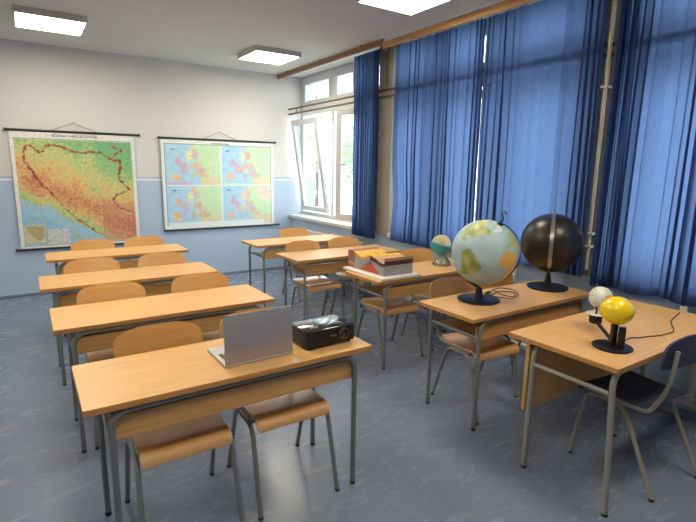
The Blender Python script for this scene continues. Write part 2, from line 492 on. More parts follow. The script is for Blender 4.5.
# ------------------------------------------------------------------ curtains
def curtain(label, y0, y1, z0, z1, folds, seed, gathers=(), amp=.022, xc=3.555, pinch=None, lean0=0, lean1=0, scallop=0):
    """cloth hung along y; gathers = [(t, width, strength)] zones of denser folds"""
    rnd = random.Random(seed)
    NS, NZ = folds*14, 36
    # density of cloth along the rail
    dens = []
    for i in range(NS+1):
        u = i/NS
        d = 1 + sum(s*math.exp(-((u-c)/w_)**2) for c, w_, s in gathers)
        dens.append(d)
    ph = [0]
    for i in range(NS): ph.append(ph[-1] + (dens[i]+dens[i+1])/2)
    tot = ph[-1]
    ph = [p/tot*folds for p in ph]
    jit = [rnd.uniform(.45, 1.25) for _ in range(folds+3)]
    ph0 = rnd.random()*6
    strong = [float(rnd.random() < .16) for _ in range(folds+3)]
    bm = bmesh.new()
    grid = []
    for j in range(NZ+1):
        v = j/NZ
        row = []
        for i in range(NS+1):
            u = i/NS
            p = ph[i]
            k = int(p); f = p-k
            a = jit[k]*(1-f)+jit[k+1]*f
            loc = min(dens[i], 5)
            ang = 2*PI*p + .35*math.sin(3*v+k) + ph0
            A = amp*a*(.55+.45*min(1, loc-.4))*(1+.3*v*math.sin(p*1.7+seed))
            x = A*math.sin(ang) + .006*math.sin(5.1*p+2*v+seed)
            yy = y0+(y1-y0)*u + .35*A*math.sin(2*ang)
            e0, e1 = 1-u, u
            per = (y1-y0)*tot/(NS*folds)/max(dens[i], .3)*1.0
            st_f = (1-f)*strong[k]+f*strong[k+1]
            kk = .03+.09*min(2.2, max(0, dens[i]-1)) + .17*st_f
            yy += kk*per*math.sin(2*ang+.6)*(.75+.5*v)
            yy += lean0*v*e0**2 + lean1*v*e1**2
            if pinch:
                c, d, amt = pinch
                pz = math.exp(-((v-c)/d)**2)
                yy += amt*pz*u**3
            zz = z1-(z1-z0)*v + scallop*math.sin(p*2.1+seed)*v**6
            row.append(bm.verts.new((xc+x, yy, zz)))
        grid.append(row)
    for j in range(NZ):
        for i in range(NS):
            bm.faces.new((grid[j][i], grid[j][i+1], grid[j+1][i+1], grid[j+1][i]))
    o = obj('curtain', bm, M['curtain'])
    tag(o, label, 'curtain', 'blue curtains along the windows')
    return o
curtain('dark blue curtain bunched narrow beside the open window', 4.70, 5.22, .80, 2.99, 10, 3, [(.5, 1, 2)], .026, xc=3.528)
curtain('blue curtain just right of the first beige column, left of the bright slit', 3.172, 4.42, .82, 2.975, 12, 5, [(0, .08, 3), (.42, .05, .8)], .02, pinch=(.78, .14, -.05), lean0=.0)
curtain('broad blue curtain behind the two large globes', 2.085, 3.160, .84, 2.975, 10, 8, [(1, .07, 4), (.0, .08, 3.0)], .016, lean0=-.03)
curtain('blue curtain at the right edge of the photo behind the yellow ball model', -.65, 1.965, .80, 2.975, 21, 12, [(1, .055, 7), (.62, .03, .8), (.8, .04, 1.0)], .024, scallop=.012)
# ------------------------------------------------------------------ ceiling lamps
def lamp(label, x, y):
    t = thing('ceiling_light', label, 'ceiling light', (x, y, ZC), group='square ceiling lights')
    bm = bmesh.new()
    for c, s in (((0, .292, -.03), (.6, .016, .06)), ((0, -.292, -.03), (.6, .016, .06)), ((.292, 0, -.03), (.016, .568, .06)), ((-.292, 0, -.03), (.016, .568, .06))):
        box(bm, c, s, .002)
    box(bm, (0, 0, -.004), (.57, .57, .006))
    obj('frame', bm, M['lampframe'], t)
    obj('diffuser', B(box, (0, 0, -.052), (.568, .568, .008)), M['lamp'], t)
    return t
lamp('square lit ceiling light above the relief map', .36, 5.90)
lamp('square lit ceiling light near the window corner', 2.71, 5.92)
lamp('square lit ceiling light cut by the top edge above the aisle', 2.72, 3.27)
lamp('square lit ceiling light out of frame above the left desks', .36, 3.27)
lamp('square lit ceiling light out of frame above the desk with the yellow ball', 2.72, .62)
lamp('square lit ceiling light out of frame above the camera', .36, .62)
lamp('square lit ceiling light out of frame near the left wall', -1.6, 3.27)

# ------------------------------------------------------------------ desks
def tube_leg(side_x, side_y, h, r):
    pass

def make_desk(label, L, W, teacher=False):
    t = thing('school_desk', label, 'desk', group='wooden double school desks')
    hl, hw = L/2, W/2
    ix = .092 if not teacher else .03
    iN, iF = .024, .035
    st = M['steel'] if not teacher else M['beigesteel']
    H = .76; th = .027
    top = obj('tabletop', B(box, (0, 0, H-th/2), (L, W, th), .0025), [M['desk'], M['edge']], t)
    for p in top.data.polygons: p.material_index = 0 if p.normal.z > .5 else 1
    r = .0135 if not teacher else .0145
    zr = .7185
    X = hl-ix; YN, YF_ = -hw+iN, hw-iF
    if teacher: YN = -hw+.035; YF_ = hw-.15
    for yy in (YN, YF_):
        obj('top_rail', B(sweep, [(-X+.16, yy, zr), (X-.16, yy, zr)], r*.95, 10), st, t)
        for sx in (-1, 1):
            fy = yy+(-.042 if teacher and yy < 0 else 0)
            leg = obj('leg', B(sweep, fillet([(sx*(X+(.004 if teacher else 0)), fy, .012), (sx*X, yy, zr), (sx*(X-.165), yy, zr)], .08, 8), r, 12), st, t)
            obj('rubber_foot', B(lathe, [(0, 0), (r*1.05, 0), (r*1.08, .003), (r*1.08, .012), (r*1.0, .015)], 14, (sx*(X+(.004 if teacher else 0)), fy, 0)), M['rubber'], leg)
    for sx in (-1, 1):
        obj('side_stretcher', B(sweep, [(sx*X, YN+.008, .615), (sx*X, YF_-.008, .615)], r*.85, 10), st, t)
    if not teacher:
        for k in range(5):
            x = -X+.2+(2*X-.4)*k/4
            for yy in (YN, YF_): obj('spacer', B(box, (x, yy, .7325), (.035, .022, .006), .001), M['rubber'], t)
        # book shelf with its front board
        obj('shelf', B(box, (0, .02, .605), (2*X-.05, W-.16, .016), .002), M['board'], t)
        obj('front_board', B(box, (0, -hw+.051, .640), (2*X+.012, .018, .10), .003), M['board'], t)
        for sx in (-1, 1):
            obj('shelf_bracket', B(box, (sx*(X-.028), .02, .61), (.02, W-.2, .024), .002), M['steel'], t)
    else:
        obj('front_board', B(box, (0, hw-.118, .536), (L-.03, .022, .404), .003), M['board'], t)
    return t

LD, WD = 1.303, .488
desk0 = make_desk('wooden school desk nearest in the left column, carrying laptop and projector', LD, WD)
desk0.location = (.101+LD/2, 1.867+WD/2, 0)
def desk(x, y, label): return dup(desk0, (x+LD/2, y+WD/2, 0), 0, label)
desk(.059, 2.934, 'empty wooden school desk second in the left column, behind the laptop desk')
desk(.028, 3.992, 'empty wooden school desk third in the left column')
desk(.11, 5.206, 'empty wooden school desk rearmost in the left column, below the relief map')
desk(2.175, 1.892, 'wooden school desk carrying the large blue globe and the black globe')
desk(2.273, 2.964, 'wooden school desk carrying the fold model and the cutaway earth')
desk(2.13, 4.07, 'empty wooden school desk behind the one with the fold model')
desk(2.153, 5.099, 'empty wooden school desk in the rear corner by the open window')
tdesk = make_desk('wooden desk at the right edge of the photo carrying the yellow ball model', 1.324, .607, True)
tdesk.location = (2.181+.662, 1.033+.3035, 0)

# ------------------------------------------------------------------ chairs
def plate(bm, prof, width, th, corner, wfun=None, n=12):
    """bent plywood: prof = (y,z) line swept across x, with rounded ends"""
    pts = [Vector((0, p[0], p[1])) for p in prof]
    rows = []
    m_ = len(pts)
    for i, p in enumerate(pts):
        tg = (pts[min(i+1, m_-1)]-pts[max(i-1, 0)]).normalized()
        nr = Vector((1, 0, 0)).cross(tg)
        hw = wfun(i/(m_-1))*width/2
        rows.append((p, nr, hw))
    top, bot = [], []
    for p, nr, hw in rows:
        a, b = [], []
        for k in range(n+1):
            x = -hw+2*hw*k/n
            cv = corner*(x/(width/2))**2
            q = p + Vector((x, 0, 0)) + nr*cv
            a.append(bm.verts.new(q+nr*th/2)); b.append(bm.verts.new(q-nr*th/2))
        top.append(a); bot.append(b)
    for i in range(m_-1):
        for k in range(n):
            bm.faces.new((top[i][k], top[i][k+1], top[i+1][k+1], top[i+1][k]))
            bm.faces.new((bot[i][k], bot[i+1][k], bot[i+1][k+1], bot[i][k+1]))
        for k in (0, n):
            bm.faces.new((top[i][k], top[i+1][k], bot[i+1][k], bot[i][k]))
    for i in (0, m_-1):
        for k in range(n):
            bm.faces.new((top[i][k], bot[i][k], bot[i][k+1], top[i][k+1]))

def rounded_w(t, r0, r1):
    """width factor with rounded corners near both ends"""
    f = 1
    if t < r0: f = 1-.5*(1-math.sqrt(max(0, 1-((r0-t)/r0)**2)))
    if t > 1-r1: f = 1-.62*(1-math.sqrt(max(0, 1-((t-1+r1)/r1)**2)))
    return f

def make_chair(label, kind='wood'):
    """sits facing -y; origin on the floor"""
    t = thing('school_chair', label, 'chair', group='wooden school chairs with tube frames' if kind == 'wood' else None)
    seatm, backm = (M['plyseat'], M['ply']) if kind == 'wood' else (M['navyseat'], M['navyseat'])
    st = M['steel'] if kind == 'wood' else M['beigesteel']
    ff, rf = (-.225, .25) if kind == 'wood' else (-.165, .315)
    b0 = .21; bt = .375 if kind == 'wood' else .33
    r = .0115
    prof = [(-.158, .408), (-.160, .422), (-.154, .438), (-.138, .450), (-.11, .4555)] + [(-.08+.06*k, .455-.006*math.sin(k/5*PI)) for k in range(5)] + [(.19, .458), (.215, .464)]
    seatw = lambda u: 1-(.05*(1-u/.1)**2 if u < .1 else 0)-(.09*((u-.86)/.14)**2 if u > .86 else 0)
    obj('seat', B(plate, prof, .386, .011, .004, seatw), seatm, t)
    for sx in (-1, 1):
        xs = sx*.203
        # inverted U leg frame
        pts = fillet([(sx*.21, ff, .012), (xs, -.115, .424), (xs, .115, .424), (sx*.21, rf, .012)], .07, 7)
        mid = len(pts)//2
        la = obj('leg', B(sweep, pts[:mid+1], r, 10), st, t)
        lb = obj('leg', B(sweep, pts[mid:], r, 10), st, t)
        for lg, fy in ((la, ff), (lb, rf)):
            obj('rubber_foot', B(lathe, [(0, 0), (r*1.1, 0), (r*1.12, .003), (r*1.12, .012), (r, .015)], 12, (sx*.21, fy, 0)), M['rubber'], lg)
        # side tube that runs under the seat and rises to the backrest
        ju = fillet([(xs*.93, -.10, .438), (xs*.93, b0+.02, .438), (sx*.185, b0+.1, .60), (sx*.175, bt-.01, .80)], [0, .045, .1, 0], 6)
        obj('back_tube', B(sweep, ju, r*.95, 10), st, t)
    obj('cross_bar', B(sweep, [(-.19, -.06, .430), (.19, -.06, .430)], .008, 8), st, t)
    obj('cross_bar', B(sweep, [(-.19, .09, .430), (.19, .09, .430)], .008, 8), st, t)
    zb, zt = (.672, .850) if kind == 'wood' else (.70, .865)
    n = 10
    yb0 = b0+.1+(bt-b0-.11)*(zb-.6)/.2
    bp = [(yb0-.012+(zb+(zt-zb)*k/n-zb)*.36*(1 if kind == 'wood' else .25), zb+(zt-zb)*k/n) for k in range(n+1)]
    def wf(u):
        f = 1.0
        if u < .12: f -= .04*(1-u/.12)
        if u > .45: f = f*math.sqrt(max(0, 1-((u-.45)/.56)**3.2))*.85+.15*f if u < .995 else .42
        return f
    bw = .425 if kind == 'wood' else .47
    def bplate(bm):
        plate(bm, bp, bw, .011, .02, wf, 16)
    obj('backrest', B(bplate), backm, t)
    for sx in (-1, 1):
        for z in (.72, .785):
            yy = yb0-.012+(z-zb)*.36*(1 if kind == 'wood' else .25)
            obj('rivet', B(lathe, [(0, 0), (.006, 0), (.004, .004), (0, .005)], 10, (sx*.165, yy-.016+.008, z), Matrix.Rotation(R(100), 4, 'X')), M['steel'], t)
    return t

chair0 = make_chair('wooden school chair tucked in left of the laptop, at the nearest desk')
chair0.location = (.492, 2.11, 0); chair0.rotation_euler = (0, 0, R(-1))
chair = lambda x, y, rz, label: dup(chair0, (x, y, 0), R(rz), label)
chair(1.01, 2.115, -2, 'wooden school chair tucked in behind the laptop and projector')
chair(.43, 3.18, 0, 'wooden school chair at the left end of the second desk in the left column')
chair(1.02, 3.19, -2, 'wooden school chair at the right end of the second desk in the left column')
chair(.425, 4.24, 0, 'wooden school chair at the left end of the third desk in the left column')
chair(1.0, 4.25, 0, 'wooden school chair at the right end of the third desk in the left column')
chair(.56, 5.44, 0, 'wooden school chair below the middle of the relief map, at the rearmost desk')
chair(1.08, 5.45, 0, 'wooden school chair below the lower right corner of the relief map')
chair(2.575, 2.155, -6, 'wooden school chair left of the blue globe at its desk')
chair(3.13, 2.26, -8, 'wooden school chair hidden behind the blue globe')
chair(2.645, 3.27, -4, 'wooden school chair tucked in below the fold model')
chair(3.23, 3.29, -4, 'wooden school chair beside the cutaway earth, by the window')
chair(2.50, 4.32, -1, 'wooden school chair at the left end of the empty desk behind the fold model')
chair(3.06, 4.35, 0, 'wooden school chair at the window end of the empty desk behind the fold model')
chair(2.96, 5.42, 0, 'lone wooden school chair at the rear corner desk by the open window')
tc = make_chair('navy blue chair with grey tubes pushed under the desk with the yellow ball', 'navy')
tc.location = (2.755, 1.245, 0); tc.rotation_euler = (0, 0, R(180-6))

# ------------------------------------------------------------------ wall maps
def inpoly(p, poly):
    x, y = p; c = False
    for i in range(len(poly)):
        x1, y1 = poly[i]; x2, y2 = poly[i-1]
        if (y1 > y) != (y2 > y) and x < (x2-x1)*(y-y1)/(y2-y1)+x1: c = not c
    return c
def mixc(a, b, t): return tuple(a[i]*(1-t)+b[i]*t for i in range(3))
def dist_line(p, pl):
    best = 9
    for a, b in zip(pl, pl[1:]):
        ax, ay = a; dx, dy = b[0]-ax, b[1]-ay
        t = max(0, min(1, ((p[0]-ax)*dx+(p[1]-ay)*dy)/(dx*dx+dy*dy+1e-9)))
        best = min(best, math.hypot(p[0]-ax-t*dx, p[1]-ay-t*dy))
    return best

def sheet(name, x0, x1, z0, z1, y, nu, nv, fn, m, parent):
    """printed sheet: front grid carries the print, with real paper thickness"""
    bm = bmesh.new()
    lay = bm.loops.layers.float_color.new('ink')
    g = [[bm.verts.new((x0+(x1-x0)*i/nu, y, z0+(z1-z0)*j/nv)) for i in range(nu+1)] for j in range(nv+1)]
    cols = {}
    for j in range(nv+1):
        for i in range(nu+1):
            cols[g[j][i]] = lin(fn(i/nu, j/nv))
    for j in range(nv):
        for i in range(nu):
            f = bm.faces.new((g[j][i], g[j][i+1], g[j+1][i+1], g[j+1][i]))
            for lp in f.loops: lp[lay] = cols[lp.vert]
    bk = [bm.verts.new((x, y+.003, z)) for x, z in ((x0, z0), (x1, z0), (x1, z1), (x0, z1))]
    f = bm.faces.new(bk[::-1])
    for lp in f.loops: lp[lay] = (.8, .8, .78, 1)
    return obj(name, bm, m, parent, smooth=False)

BORDER = [(.695, .072), (.599, .133), (.508, .206), (.42, .289), (.357, .37), (.295, .449), (.215, .552), (.158, .639), (.122, .714), (.093, .749), (.091, .834), (.117, .889), (.163, .885), (.208, .833), (.241, .844), (.262, .889), (.322, .899), (.388, .881), (.465, .851), (.546, .835), (.63, .851), (.714, .84), (.783, .781), (.82, .776), (.867, .783), (.862, .71), (.84, .616), (.907, .539), (.93, .506)]
BORD2 = [(.93, .506), (.80, .453), (.781, .399), (.841, .329), (.917, .312), (.994, .267)]
BORD3 = [(.797, .974), (.793, .921), (.828, .883), (.89, .871), (.83, .835), (.783, .781)]
COAST = [(.0, .47), (.084, .416), (.156, .376), (.233, .379), (.307, .319), (.417, .249), (.529, .164), (.634, .098), (.73, .02), (0, 0)]
def relief(u, v):
    n = noise.noise((u*9, v*9, 1.3)); n2 = noise.noise((u*38, v*38, 4.1)); n3 = noise.noise((u*85, v*85, 7.7))
    W = (226, 226, 222)
    mu = .024; mv = .022
    if u < mu or u > 1-mu or v < mv or v > 1-.05: return W
    if u < mu+.008 or u > 1-mu-.008 or v < mv+.007 or v > 1-.05-.008: return (110, 112, 108) if (u < mu+.004 or u > 1-mu-.004 or v < mv+.004 or v > 1-.054) else (214, 214, 206)
    if .035 < u < .2 and .052 < v < .205:
        q = [(.05, .19), (.09, .2), (.19, .19), (.185, .09), (.15, .065), (.12, .08), (.08, .13)]
        if inpoly((u, v), q): return mixc((196, 158, 118), (160, 172, 120), max(0, min(1, .5+2*n2)))
        return (206, 196, 160)
    if .21 < u < .395 and .03 < v < .165:
        return (206, 208, 206) if n3 < .25 else (176, 182, 186)
    if inpoly((u+.012*n2, v+.012*n2), COAST):
        # islands in streaks parallel to the coast
        d = (u*.62+v*.78)
        isl = noise.noise((d*38, (u-v)*7, 2.2))
        dc = dist_line((u, v), COAST[:-1])
        if isl > .34 and dc < .16: return (176, 186, 140)
        if dc < .10: return (158, 194, 214)
        return mixc((134, 184, 216), (150, 194, 220), .5+n)
    # distance from the mountain axis
    ax = dist_line((u, v), [(.06, .62), (.2, .58), (.45, .40), (.70, .25), (1.0, .15)])
    e = .82-ax/.42 + .28*n + .40*n2 + .26*n3
    e += .3*max(0, (u-.6))*(1 if v < .45 else 0)
    if dist_line((u, v), COAST[:-1]) < .07: e -= .35
    st = [(-.6, (112, 176, 126)), (-.15, (150, 186, 122)), (.2, (196, 198, 132)), (.45, (218, 186, 120)), (.75, (212, 150, 104)), (1.1, (190, 116, 92)), (1.5, (170, 96, 92))]
    c = st[0][1]
    for (a, ca), (b, cb) in zip(st, st[1:]):
        if e >= a: c = mixc(ca, cb, min(1, (e-a)/(b-a)))
    if u > .68 and v < .38: c = mixc(c, (184, 110, 110), .35)
    for bl, wd in ((BORDER[5:], .008), (BORDER[:6], .004), (BORD2, .005), (BORD3, .006)):
        if dist_line((u+.012*n3+.014*n2, v+.012*n2-.01*n3), bl) < wd: c = (158, 66, 48)
    return c

def text_mesh(name, s, size, parent, m, loc, rot):
    cu = bpy.data.curves.new(name, 'FONT'); cu.body = s; cu.size = size; cu.align_x = 'CENTER'; cu.extrude = .0006
    tmp = bpy.data.objects.new('tmp_text', cu); C.objects.link(tmp)
    bpy.context.view_layer.update()
    me = bpy.data.meshes.new_from_object(tmp.evaluated_get(bpy.context.evaluated_depsgraph_get()))
    bpy.data.objects.remove(tmp); bpy.data.curves.remove(cu)
    me.name = name; me.materials.clear(); me.materials.append(m)
    o = bpy.data.objects.new(name, me); C.objects.link(o); o.parent = parent
    o.location = loc; o.rotation_euler = rot
    return o

def wall_map(label, x0, x1, z0, z1, rx0, rx1, bx0, bx1, fn, m, nu, nv, cord):
    cx = (x0+x1)/2
    t = thing('wall_map', label, 'map', (cx, YB, z0), group='wall maps on the back wall')
    yy = -.030
    sheet('map_sheet', x0-cx, x1-cx, 0, z1-z0, yy, nu, nv, fn, m, t)
    for nm, a, b, z in (('hanging_rod', rx0, rx1, z1-z0+.022), ('bottom_rod', bx0, bx1, -.008)):
        rd = obj(nm, B(sweep, [(a-cx, yy, z), (b-cx, yy, z)], .013, 10), M['rod'], t)
        for e in (a-cx, b-cx):
            obj('end_cap', B(lathe, [(0, -.012), (.016, -.012), (.016, .012), (0, .012)], 12, (e, yy, z), Matrix.Rotation(R(90), 4, 'Y')), M['rod'], rd)
    a, b, c = cord
    obj('cord', B(sweep, [(a[0]-cx, yy, a[1]-z0), (b[0]-cx, yy+.01, b[1]-z0), (c[0]-cx, yy, c[1]-z0)], .0035, 6), M['cord'], t)
    obj('nail', B(sweep, [(b[0]-cx, 0, b[1]-z0-.004), (b[0]-cx, yy-.01, b[1]-z0)], .004, 6), M['darkmetal'], t)
    return t
t = wall_map('large relief map with red border line and blue sea, left of the two wall maps', -.10, 1.28, .60, 2.02, -.13, 1.345, -.145, 1.30, relief, M['mapink'], 210, 210, ((.35, 2.055), (.585, 2.155), (.847, 2.05)))
text_mesh('map_title', 'BOSNA I HERCEGOVINA', .046, t, M['print'], (0-.0, -.0335, 1.42-.046), (R(90), 0, 0))

EUR = [  # blobs in one panel: (u, v, ru, rv, colour)
    (.47, .84, .045, .15, (238, 196, 150)), (.42, .72, .05, .12, (240, 232, 160)), (.53, .76, .05, .10, (206, 160, 170)),
    (.22, .60, .05, .10, (214, 140, 176)), (.30, .52, .07, .08, (190, 150, 200)), (.34, .40, .09, .10, (196, 160, 200)),
    (.16, .24, .07, .09, (240, 200, 110)), (.20, .18, .06, .05, (240, 176, 120)), (.44, .46, .07, .08, (170, 210, 200)),
    (.55, .50, .08, .09, (226, 170, 110)), (.60, .36, .09, .08, (212, 150, 150)), (.52, .30, .06, .10, (180, 210, 160)),
    (.46, .24, .04, .10, (150, 200, 190)), (.66, .26, .10, .06, (210, 180, 120)),
]
def europe(u, v):
    if u < .022 or u > .978 or v < .03 or v > .958: return (224, 228, 228)
    if u < .027 or u > .973 or v < .035 or v > .952: return (120, 126, 130)
    pu = (u-.027)/.946; pv = (v-.035)/.917
    if abs(pu-.5) < .006 or abs(pv-.5) < .008: return (216, 226, 234)
    ki = (0 if pu < .5 else 1) + (0 if pv > .5 else 2)
    a = (pu % .5)*2; b = (pv % .5)*2
    n = noise.noise((u*20, v*20, ki)); n2 = noise.noise((u*55, v*55, ki+3)); n3 = noise.noise((u*110, v*90, ki+9))
    if v < .075 and u < .9: return (218, 228, 230)
    if .10 < a < .17 and .86 < b < .90: return (104, 124, 140)
    c = mixc((172, 208, 230), (160, 200, 226), .5+n)
    edge = .60+.10*math.sin(b*5+1)-.12*(b-.5)
    if a+.08*n > edge and b > .20: c = mixc((184, 214, 180), (198, 222, 178), .5+n2)
    if a+.05*n > .60 and b+.05*n2 < .21: c = (216, 204, 164)
    if a < .45 and b+.02*n2 < .07: c = (212, 170, 196) if ki == 0 else (200, 216, 196)
    for (x, y, ru, rv, col) in EUR:
        if ((a-x)/ru)**2+((b-y)/rv)**2 < 1.05+1.7*n2+1.0*n3+.9*n:
            k = (ki*7+int(x*40)) % 4
            c = mixc(mixc(col, (206, 214, 222), .28), [(236, 150, 110), (200, 160, 210), (244, 220, 130), (180, 200, 220)][k], .3 if ki else .08)
            if n3 > .3: c = mixc(c, (150, 140, 170), .35)
    if ki == 3 and a > .72 and b > .62: c = mixc((224, 210, 200), (226, 190, 180), .5+n)
    if abs(n3) < .03 and a > .15: c = mixc(c, (150, 160, 180), .25)
    return c
t = wall_map('pale political map divided into four small maps, right of the two wall maps', 1.62, 3.31, .745, 2.005, 1.60, 3.345, 1.62, 3.39, europe, M['mapink2'], 190, 140, ((2.219, 2.035), (2.459, 2.144), (2.731, 2.03)))
text_mesh('map_title', 'EUROPSKA UNIJA', .034, t, M['print'], (0, -.0335, 1.215), (R(90), 0, 0))

# ------------------------------------------------------------------ things on desks
DT = .76
# laptop: lid towards the camera, keyboard towards the chairs
t = thing('laptop', 'open silver laptop with its lid back facing the camera on the nearest desk', 'laptop', (.669+.17, 1.972, DT), R(1))
LW, LDp = .338, .245
obj('base', B(box, (0, LDp/2, .0085), (LW, LDp, .013), .004, seg=2), M['laptopdeck'], t)
bm = bmesh.new()
for r_ in range(5):
    for c_ in range(14):
        box(bm, (-.142+c_*.0218, .055+r_*.019, .0158), (.018, .0155, .0022), .0006)
obj('keyboard', bm, M['key'], t)
obj('touchpad', B(box, (0, .185, .0152), (.10, .062, .0008)), mat('grey_touchpad', (176, 176, 178), .4, .3), t)
lid = obj('lid', B(box, (0, 0, .113), (LW, .006, .226), .0028, seg=2), M['laptop'], t)
lid.location = (0, .003, .0135); lid.rotation_euler = (R(-2), 0, 0)
obj('screen', B(box, (0, .0034, .118), (LW-.014, .0008, .19)), M['screen'], lid)
obj('hinge', B(sweep, [(-.13, .006, .0155), (.13, .006, .0155)], .005, 10), M['darkmetal'], t)
for sx in (-.15, .15):
    for y in (.03, .2): obj('foot', B(lathe, [(0, 0), (.006, 0), (.006, .003), (0, .003)], 10, (sx, y, 0)), M['rubber'], t)

# projector
t = thing('projector', 'black projector with glossy top and round lens beside the laptop', 'projector', (1.212, 2.05, DT), R(2))
PW, PD, PH = .282, .185, .096
bm = bmesh.new(); box(bm, (0, 0, .052), (PW, PD, PH-.016), .007, seg=2)
obj('body', bm, M['projbody'], t)
obj('top_cover', B(box, (0, 0, PH-.002), (PW-.004, PD-.004, .010), .004, seg=2), M['gloss'], t)
bm = bmesh.new()
lathe(bm, [(.023, 0), (.029, 0), (.029, .010), (.023, .012), (.023, 0)], 28, (.072, -PD/2+.002, .058), Matrix.Rotation(R(90), 4, 'X'))
lr = obj('lens_ring', bm, M['gold'], t)
obj('lens', B(lathe, [(0, .010), (.012, .008), (.023, .002), (.023, 0)], 24, (.072, -PD/2+.002, .058), Matrix.Rotation(R(90), 4, 'X')), M['lens'], lr)
bm = bmesh.new()
for r_ in range(6):
    for c_ in range(10): box(bm, (-.125+c_*.0098, -PD/2-.0003, .026+r_*.011), (.0065, .003, .006), .001)
obj('vent_grille', bm, M['blackplastic'], t)
bm = bmesh.new()
for r_ in range(6): box(bm, (-PW/2-.0003, 0, .026+r_*.011), (.003, .12, .005), .001)
obj('side_vent', bm, M['blackplastic'], t)
obj('focus_wheel', B(lathe, [(0, 0), (.022, 0), (.022, .006), (0, .007)], 24, (.065, -.045, PH+.002)), M['blackplastic'], t)
obj('lens_dial_slot', B(box, (.067, -.062, PH+.0035), (.05, .03, .003), .001), M['blackplastic'], t)
bm = bmesh.new()
for a in range(8): box(bm, (-.075+.022*math.cos(a*PI/4), -.03+.022*math.sin(a*PI/4), PH+.004), (.011, .011, .003), .0015)
box(bm, (-.075, -.03, PH+.004), (.014, .014, .003), .002)
obj('control_buttons', bm, M['greymark'], t)
text_mesh('badge', 'BenQ', .014, t, M['greymark'], (.012, -PD/2-.0006, .052), (R(90), 0, 0))
for sx in (-.12, .12):
    for sy in (-.07, .07): obj('foot', B(lathe, [(0, 0), (.009, 0), (.007, .013), (0, .013)], 10, (sx, sy, 0)), M['rubber'], t)

# ---- globes
def globe_sphere(name, r, parent, loc, rot, fn, m, nu=128, nv=64):
    bm = bmesh.new(); lay = bm.loops.layers.float_color.new('ink')
    rows = []; cols = {}
    for j in range(nv+1):
        la = -PI/2+PI*j/nv
        row = []
        for i in range(nu):
            lo = -PI+2*PI*i/nu
            if j in (0, nv) and i: row.append(row[0]); continue
            v = bm.verts.new((r*math.cos(la)*math.cos(lo), r*math.cos(la)*math.sin(lo), r*math.sin(la)))
            cols[v] = lin(fn(math.degrees(lo), math.degrees(la))); row.append(v)
        rows.append(row)
    for j in range(nv):
        for i in range(nu):
            q = [rows[j][i], rows[j][(i+1) % nu], rows[j+1][(i+1) % nu], rows[j+1][i]]
            u = []
            for v in q:
                if v not in u: u.append(v)
            f = bm.faces.new(u)
            for lp in f.loops: lp[lay] = cols[lp.vert]
    o = obj(name, bm, m, parent)
    for p in o.data.polygons: p.use_smooth = True
    o.location = loc; o.rotation_euler = rot
    return o

LAND = [
 [(-168, 66), (-156, 71), (-128, 70), (-95, 72), (-82, 68), (-94, 59), (-82, 55), (-78, 62), (-64, 60), (-56, 52), (-66, 45), (-74, 40), (-81, 31), (-80, 25), (-84, 30), (-97, 27), (-97, 20), (-88, 21), (-83, 10), (-78, 8), (-86, 12), (-105, 20), (-114, 30), (-124, 40), (-124, 48), (-135, 58), (-152, 60), (-165, 60)],
 [(-52, 60), (-44, 60), (-22, 70), (-20, 82), (-60, 82), (-55, 70)],
 [(-78, 8), (-72, 12), (-60, 9), (-50, 1), (-35, -6), (-39, -15), (-42, -23), (-52, -32), (-58, -38), (-66, -44), (-69, -52), (-75, -50), (-72, -30), (-71, -18), (-81, -5)],
 [(-17, 15), (-16, 24), (-6, 35), (10, 37), (20, 32), (32, 31), (43, 12), (51, 11), (40, -4), (40, -16), (33, -27), (26, -34), (18, -34), (12, -18), (9, 2), (-8, 5)],
 [(-9, 37), (-9, 43), (-1, 46), (-4, 48), (8, 54), (5, 60), (14, 68), (30, 71), (60, 70), (100, 76), (140, 73), (178, 68), (160, 60), (142, 52), (130, 42), (122, 31), (108, 20), (104, 2), (96, 18), (80, 8), (72, 20), (58, 24), (44, 14), (35, 30), (28, 37), (20, 38), (12, 45), (2, 42)],
 [(114, -22), (122, -18), (131, -12), (142, -11), (153, -26), (148, -38), (138, -34), (116, -34)],
 [(-180, -72), (180, -72), (180, -90), (-180, -90)],
]
def earth(lo, la):
    n = noise.noise((lo*.06, la*.06, 1)); n2 = noise.noise((lo*.2, la*.2, 5))
    for i, pg in enumerate(LAND):
        if inpoly((lo+2.5*n2, la+2.5*n2), pg):
            if i == 6: return (226, 230, 228)
            if i == 3: return mixc((224, 170, 92), (214, 184, 110), .5+n)
            if i == 0: return mixc((196, 196, 140), (150, 170, 104), max(0, min(1, .5+1.4*n))) if la < 60 else (206, 202, 160)
            if i == 1: return (222, 226, 222)
            if i == 2: return mixc((132, 150, 74), (186, 178, 110), max(0, min(1, .5+1.8*n)))
            return mixc((206, 190, 120), (160, 176, 104), .5+n)
    g = min(abs((lo % 30)), 30-(lo % 30))
    if la == 0: return (156, 180, 184)
    return mixc((166, 194, 200), (178, 202, 206), .5+n)

